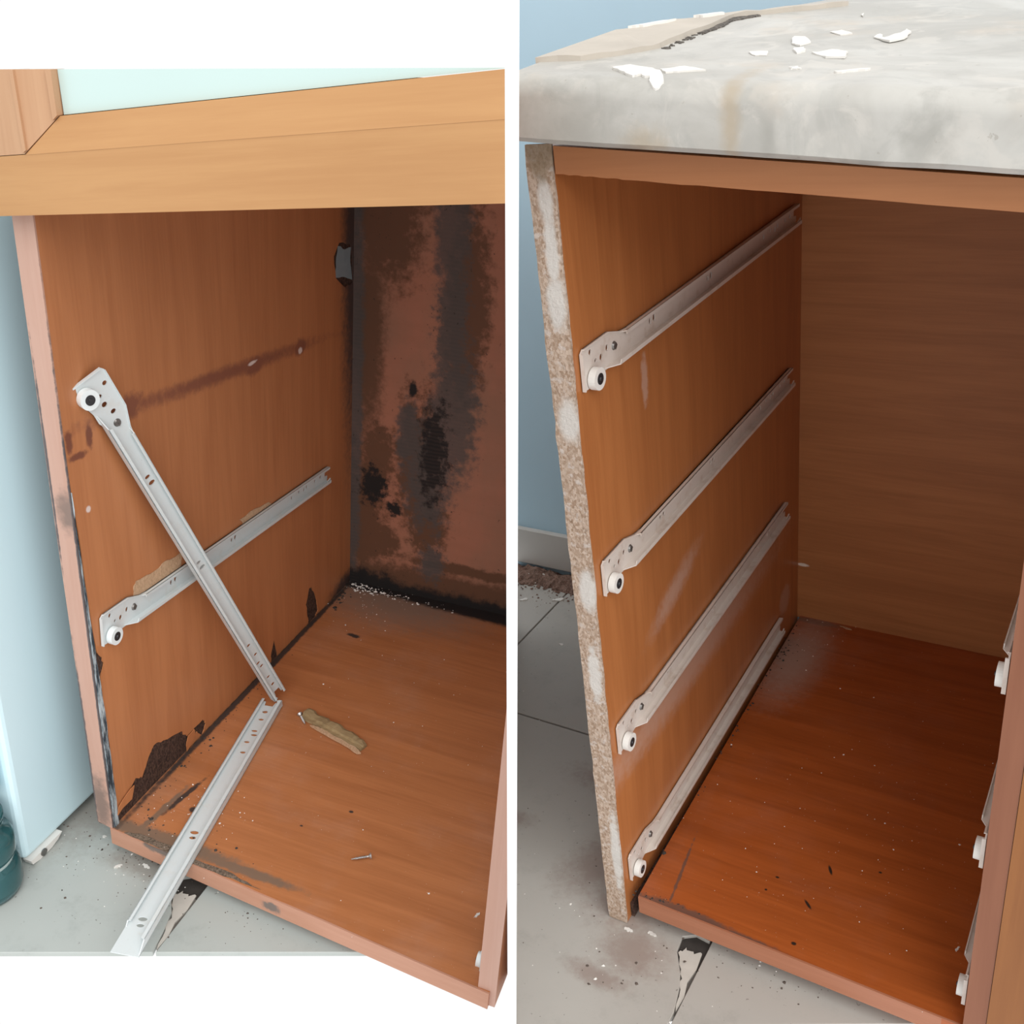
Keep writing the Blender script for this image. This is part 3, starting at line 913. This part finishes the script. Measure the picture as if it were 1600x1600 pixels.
for a, b in zip(prof, prof[1:]):
    for k in range(7):
        bm.faces.new((a[k], a[(k + 1) % 7], b[(k + 1) % 7], b[k]))
bm.faces.new(prof[0][::-1]); bm.faces.new(prof[-1])
Ms = ML @ Matrix.Translation((.0935, .2470, .0006)) @ Matrix.Rotation(math.radians(-15), 4, 'Z')
o = obj('wood_splinter', bm, m_splint, None, Ms)
tag(o, 'greyish brown rotten wood splinter lying on the bottom board', 'splinter')
bm = bmesh.new()
slab(bm, ragged([(.020, -.0125), (.070, -.0130), (.098, -.0150), (.102, -.0120), (.090, -.0080), (.060, -.0088), (.030, -.0090)], .0007, 4, 15), 'z', .0006, .0030)
obj('split_sliver', bm, m_tornboard, o, label='pale sliver split off along its lower edge')

# chips lying on the tiles and boards
def flake(pts, M, plane, mat, label, cat='paint chip', group=None, h=.0012, seed=0):
    bm = bmesh.new()
    slab(bm, ragged(pts, .0009, 3, seed), 'z', 0, 0, (), lambda a, b: plane(a, b) + h * (.6 + .6 * noise.noise((a * 90, b * 90, seed))), plane)
    bev(bm, .0002, 1, 60)
    o = obj('paint_chip', bm, mat, None, M)
    return tag(o, label, cat, group)
def blob(c, a, b, ang=0, n=7, seed=1):
    rnd = random.Random(seed)
    ca, sa = math.cos(ang), math.sin(ang)
    out = []
    for i in range(n):
        t = 2 * PI * i / n
        r = rnd.uniform(.7, 1.15)
        x, y = a * r * math.cos(t), b * r * math.sin(t)
        out.append((c[0] + x * ca - y * sa, c[1] + x * sa + y * ca))
    return out
zt = lambda a, b: -.035
flake(blob((.0146, -.0166), .0052, .0020, .9, seed=3), ML, zt, m_plaster, 'oblong white paint chip on the tile in front of the damaged cabinet corner', seed=1, h=.002)
flake(blob((-.0262, .0128), .0026, .0020, .2, seed=4), ML, zt, m_plaster, 'tiny white paint chip on the tile between fridge and cabinet', seed=2)
flake(blob((.0409, -.0052), .0055, .0020, -.2, seed=5), ML, zt, m_plaster, 'white paint chip under the front band of the damaged cabinet', seed=3)
flake(blob((.3990, .0400), .0045, .0014, 1.2, seed=6), ML, lambda a, b: 0.0, m_plaster, 'white paint chip on the bottom board beside the partition runner', seed=4, h=.0018)
zr = lambda a, b: -.040
flake(blob((-.3767, .5152), .0120, .0045, .5, seed=7), MR, zr, m_plaster, 'largest white paint chip on the grey tile behind the chipboard edge', seed=5, h=.004)
flake(blob((-.4300, .4953), .0080, .0028, .8, seed=8), MR, zr, m_plaster, 'narrow white paint chip on the grey tile beside the partition', seed=6, h=.002)
flake(blob((-.3116, .4106), .0040, .0025, .3, seed=9), MR, zr, m_plaster, 'little white paint chip in the middle of the grey tile', seed=7)
flake(blob((.0055, -.0070), .0052, .0022, -.1, seed=10), MR, zr, m_plaster, 'white paint chip at the foot of the bare chipboard edge', seed=8, h=.002)
flake(blob((.0292, -.0010), .0060, .0022, -.15, seed=11), MR, zr, m_plaster, 'white paint chip under the terracotta front band', seed=9, h=.002)
z0 = lambda a, b: 0.0
flake(blob((.3045, .0800), .0042, .0012, 1.3, seed=12), MR, z0, m_plaster, 'thin white chip on the red-brown board near the front roller', seed=10, h=.0012)
flake(blob((.0708, .5480), .0100, .0018, -.2, seed=13), MR, z0, m_tornboard, 'pale wood shaving on the red-brown board along the back joint', 'wood shaving', seed=11)

# ------------------------------------------------------------------ fridge and glass jar
fr = thing('fridge', 'pale cyan-white fridge flank close beside the damaged cabinet', 'fridge', ML)
bm = bmesh.new()
box(bm, -.62, -.0700, -.055, .52, -.026, .70)
bev(bm, .007, 3)
obj('body', bm, m_fridge, fr, smooth=False)
bm = bmesh.new()
box(bm, -.62, -.074, -.112, -.060, .075, .70)
bev(bm, .008, 3)
obj('fridge_door', bm, m_fridge, fr)
bm = bmesh.new()
slab(bm, [(-.052, -.026), (-.005, -.026), (-.012, -.031), (-.022, -.0340), (-.040, -.0345), (-.050, -.032)], 'x', -.076, -.0655)
bev(bm, .001, 1)
obj('foot_bracket', bm, plain('foot_plastic', (.80, .78, .74), .5, .05), fr)
bm = bmesh.new()
cyl(bm, (-.0657, -.034, -.0292), .0042, 'x', .0014, 16)
obj('foot_screw', bm, m_steel_d, fr)

jar = bmesh.new()
lathe(jar, [(.020, 0), (.031, .002), (.0335, .010), (.0335, .034), (.030, .041), (.0262, .044), (.0300, .047), (.0325, .054), (.0320, .070), (.028, .078), (.024, .080), (.024, .094), (.026, .095), (.026, .099),
            (.0215, .099), (.0215, .080), (.029, .070), (.029, .010), (.020, .005)], 40)
o = obj('glass_jar', jar, m_glass, None, ML @ Matrix.Translation((-.0860, -.0900, -.035)), smooth=True)
tag(o, 'dark teal glass jar on the tile in front of the fridge', 'jar')

# ------------------------------------------------------------------ right: the cabinet after repair
cab2 = thing('base_cabinet', 'emptied wooden base cabinet under marble with bare chipboard front edge', 'cabinet', MR)
D_R = .5554
def part(name, pts, axis, c0, c1, mat, bw=0, label=None, f0=None, f1=None):
    bm = bmesh.new()
    slab(bm, pts, axis, c0, c1, (), f1, f0)
    if bw:
        bev(bm, bw, 1)
    return obj(name, bm, mat, cab2, label=label)
part('side_panel', [(.0010, -.0395), (.557, -.0395), (.557, .735), (.0010, .735)], 'x', -.0192, 0, m_side_r)
rnd = random.Random(77)
L_, R_ = [], []
for k in range(60):
    z = -.0390 + (.739 + .0390) * k / 59
    L_.append((-.0205 + .0006 * rnd.uniform(-1, 1) - .001 * (z / .74), z))
    R_.append((.0004 + .0005 * rnd.uniform(-1, 1), z))
part('bare_edge', L_ + R_[::-1], 'y', .0012, 0, m_chip_r, 0, 'bare chipboard front edge with white plaster smears', None, lambda a, b: -.0010 + .0012 * noise.noise((a * 300, b * 160, 2)))
part('bottom_panel', [(.0125, .0062), (.3235, .0012), (.3235, .556), (.0045, .556), (.006, .40), (.0105, .1)], 'z', -.021, 0, m_floor_r)
part('bottom_edge_band', [(.013, -.0220), (.3400, -.0205), (.3400, .0003), (.10, .0008), (.06, .0003), (.013, .0)], 'y', 0, 0, m_band_r, 0, 'terracotta edge strip along the bottom board',
     lambda a, b: .0070 - .012 * (a - .0125) + .0, lambda a, b: .0050 - .012 * (a - .0125))
part('back_panel', [(-.0, -.003), (.330, -.003), (.330, .725), (.0, .725)], 'y', D_R, D_R + .006, m_back_r)
part('top_panel', [(.0008, .002), (.3550, .002), (.3550, .5553), (.0008, .5553)], 'z', 0, 0, m_side_r, 0, None, lambda a, b: .7185 - .09 * a, lambda a, b: .7365 - .09 * a)
rt = [(.0015, .7375), (.36, .7052), (.36, .6872)] + ragged([(.25, .6965), (.12, .7082), (.06, .7135), (.03, .7165), (.0015, .7185)], .0005, 5, 5, False)
part('top_edge_band', rt, 'y', .0018, -.0006, m_rail_r, 0, 'orange edge strip under the marble')
part('side_panel', [(.0008, -.0395), (.557, -.0395), (.557, .700), (.0008, .700)], 'x', .3240, .3412, m_side_r)
part('edge_band', [(.3240, -.0395), (.3412, -.0395), (.3412, .700), (.3240, .700)], 'y', -.0004, .0008, m_band_rv)
part('front_stile', [(.3416, -.0395), (.44, -.0395), (.44, .695), (.3416, .695)], 'y', -.0012, .018, m_stile_r, .0006, 'smooth orange front beside the opening')
part('plinth', [(.02, .05), (.33, .05), (.33, .066), (.02, .066)], 'z', -.0395, -.0212, m_rot)
part('joint_gap', [(.0002, .01), (.0040, .01), (.0040, .5550), (.0002, .5550)], 'z', -.0385, -.020, m_rot)
crumbs('grit', m_crumb, [(.15, .15, 0, .09, .09, 110, .0003, .0010), (.05, .5, 0, .03, .04, 30, .0004, .001), (.2, .3, 0, .08, .1, 40, .0003, .0009)], cab2, seed=41)
crumbs('mold_grit', m_hole, [(.010, .3, 0, .003, .12, 60, .0008, .002), (.012, .47, 0, .008, .02, 50, .0008, .002), (.03, .012, 0, .02, .004, 30, .0006, .0016)], cab2, seed=42)

gl = 'runners on the chipboard-edged side'
place_runner(R_R, MR @ along((.0012, .0085, .568), (.0012, .5265, .572)), 'topmost white drawer runner on the wall with the bare chipboard edge', gl)
place_runner(R_R, MR @ along((.0012, .0115, .3765), (.0012, .5080, .3810)), 'second drawer runner from the top on the wall with bare chipboard edge', gl)
place_runner(R_R, MR @ along((.0012, .0115, .1975), (.0012, .4930, .2040)), 'third drawer runner from the top, second above the red-brown bottom board', gl)
place_runner(R_R, MR @ along((.0012, .0115, .0285), (.0012, .4750, .0370)), 'lowest drawer runner, just above the joint with the red-brown bottom board', gl)
gr = 'runners on the wall beside the orange front'
place_runner(R_RM, MR @ along((.3228, .0065, .0375), (.3228, .5000, .0375)), 'lowest drawer runner on the wall beside the orange front', gr)
place_runner(R_RM, MR @ along((.3228, .0065, .2010), (.3228, .5000, .2010)), 'second lowest drawer runner on the wall beside the orange front', gr)
place_runner(R_RM, MR @ along((.3228, .0065, .3720), (.3228, .5000, .3720)), 'highest drawer runner showing on the wall beside the orange front', gr)

# ------------------------------------------------------------------ marble counter
ct = thing('countertop', 'old cream marble counter with rounded front lying on the emptied cabinet', 'countertop', MR)
topz = lambda a, b: .787 - .09 * a + .05 * b
botz = lambda a, b: .7445 - .09 * a
bm = bmesh.new()
# front profile with a round nose swept along X, then a flat top to the back
prof = [(-.026, .7445), (-.0300, .7480)] + [(-.030 + .014 * (1 - math.cos(PI / 2 * k / 8)), .7725 + .0137 * math.sin(PI / 2 * k / 8)) for k in range(9)]
prof += [(.05, .787 + .0025), (.15, .787 + .0075), (.30, .787 + .015), (.575, .787 + .0288), (.575, .7445)]
nx = 60
rows = []
for i in range(nx + 1):
    x = -.12 + .62 * i / nx
    rows.append([bm.verts.new((x, y + .0006 * noise.noise((x * 30, y * 30, z * 60)), z - .09 * x + .0009 * noise.noise((x * 22, y * 22, z * 30 + 5)))) for y, z in prof])
for a, b in zip(rows, rows[1:]):
    for k in range(len(prof)):
        j = (k + 1) % len(prof)
        bm.faces.new((a[k], a[j], b[j], b[k]))
bm.faces.new(rows[0][::-1]); bm.faces.new(rows[-1])
# the left end runs obliquely along the wall
for co, no in (((-.017, .14, 0), (-1, -.03, 0)), ((.028, .224, 0), (-.88, .47, 0))):
    co, no = Vector(co), Vector(no)
    if no.x < -.9:
        co = Vector((-.019, .14, 0))
    r = bmesh.ops.bisect_plane(bm, geom=bm.verts[:] + bm.edges[:] + bm.faces[:], plane_co=co, plane_no=no, clear_outer=True)
    es = [e for e in r['geom_cut'] if isinstance(e, bmesh.types.BMEdge)]
    if es:
        bmesh.ops.holes_fill(bm, edges=es)
at_partition(bm, MR, 1)
mslab = obj('slab', bm, m_marble, ct, smooth=True)
mslab.data.set_sharp_from_angle(angle=math.radians(40))
# raised strip along its left end, with a ragged black joint
st = [(-.018, .020), (.012, .030), (.030, .052), (.046, .085), (.0475, .16), (.045, .232), (.075, .262), (.10, .281), (.118, .298)]
st2 = [(.112, .301), (.064, .262), (.028, .2275), (.004, .185), (-.0165, .142)]
bm = bmesh.new()
slab(bm, ragged(st, .0012, 4, 51, False) + ragged(st2, .0012, 5, 52, False), 'z', 0, 0, (), lambda a, b: topz(a, b) + .0035 + .0012 * noise.noise((a * 60, b * 60, 0)), lambda a, b: topz(a, b) - .002)
at_partition(bm, MR, 1)
obj('end_strip', bm, m_strip, ct, label='raised beige strip along the end of the marble')
bm = bmesh.new()
slab(bm, ragged([(.0480, .150), (.0478, .185), (.0458, .230), (.060, .246), (.064, .240), (.0520, .213), (.0545, .180), (.0540, .150)], .0012, 6, 53), 'z', 0, 0, (), lambda a, b: topz(a, b) + .0008, lambda a, b: topz(a, b) - .001)
rnd = random.Random(9)
for k in range(22):
    b_ = .078 + .075 * rnd.random() ** .7
    slab(bm, blob((.0505 + rnd.uniform(-.0030, .0034), b_), rnd.uniform(.0008, .0026), rnd.uniform(.001, .004), rnd.uniform(-.3, .3), 6, k), 'z', 0, 0, (), lambda a, b: topz(a, b) + .0006, lambda a, b: topz(a, b) - .001)
obj('joint_filler', bm, m_caulk, ct, label='black broken joint filler in the marble')
def smear(pts, seed, h=.0008):
    bm = bmesh.new()
    def tz(a, b):
        r = 0
        if b < -.016:    # over the round nose
            k = min(1, (-.016 - b) / .014)
            r = -.0137 * (1 - math.sqrt(max(0, 1 - k * k)))
        return topz(a, max(b, -.016)) + r
    slab(bm, ragged(pts, .0012, 4, seed), 'z', 0, 0, (), lambda a, b: tz(a, b) + h, lambda a, b: tz(a, b) - .001)
    return obj('plaster_smear', bm, m_plaster, ct)
smear([(.0491, .0042), (.057, .0143), (.0738, .0058), (.0857, -.0024), (.0980, -.0245), (.0937, -.0280), (.0877, -.0222), (.0792, -.0161), (.0749, -.0199), (.061, -.0079)], 61, .0015)
smear([(.0823, .0044), (.0943, .0162), (.1128, .0058), (.1004, .0000), (.0909, -.0058)], 62, .0010)
smear([(.1600, .0220), (.1647, .0252), (.1686, .0170), (.163, .016)], 63)
smear([(.19, .0119), (.2079, .0245), (.2060, .0196), (.195, .011)], 64)
for pts, sd in (([(-.010, .150), (.004, .178), (.013, .190), (.010, .178), (.000, .156)], 65), ([(.020, .208), (.036, .226), (.040, .224), (.028, .208)], 66)):
    smear(pts, sd, .0052)
gp = 'paint flakes on the marble'
tp = lambda a, b: topz(a, b) + .0002
for i, (pts, lab, h) in enumerate((
        ([(.127, .1324), (.135, .1313), (.1452, .1118), (.142, .0985), (.134, .106)], 'curled white paint flake on the marble nearest the black joint', .0018),
        ([(.1808, .1354), (.1808, .1518), (.1884, .1335), (.195, .1498), (.1945, .1693), (.200, .158), (.2018, .1311), (.1956, .1178)], 'biggest white paint flake on the marble, standing up at one end', .0018),
        ([(.1443, .1588), (.1498, .1678), (.1622, .151), (.1556, .1449)], 'flat white paint flake on the marble, farthest from its front edge', .001),
        ([(.158, .0725), (.168, .0831), (.18, .0769), (.1839, .0563), (.1723, .0551)], 'long scraped white paint flake in the middle of the marble top', .0018),
        ([(.1418, .0858), (.1469, .0912), (.1524, .0768), (.1494, .0693)], 'small white paint flake on the marble just before the curled one', .0018),
        ([(.1164, .0711), (.1283, .0746), (.1324, .0604), (.1249, .0597)], 'white paint flake on the marble between the plaster smears and curled flake', .001),
        ([(.1437, .2404), (.1433, .2506), (.1474, .2336)], 'speck of white paint far back on the marble', .0012))):
    flake(pts, MR, tp, m_plaster, lab, 'paint flake', gp, h, 70 + i)
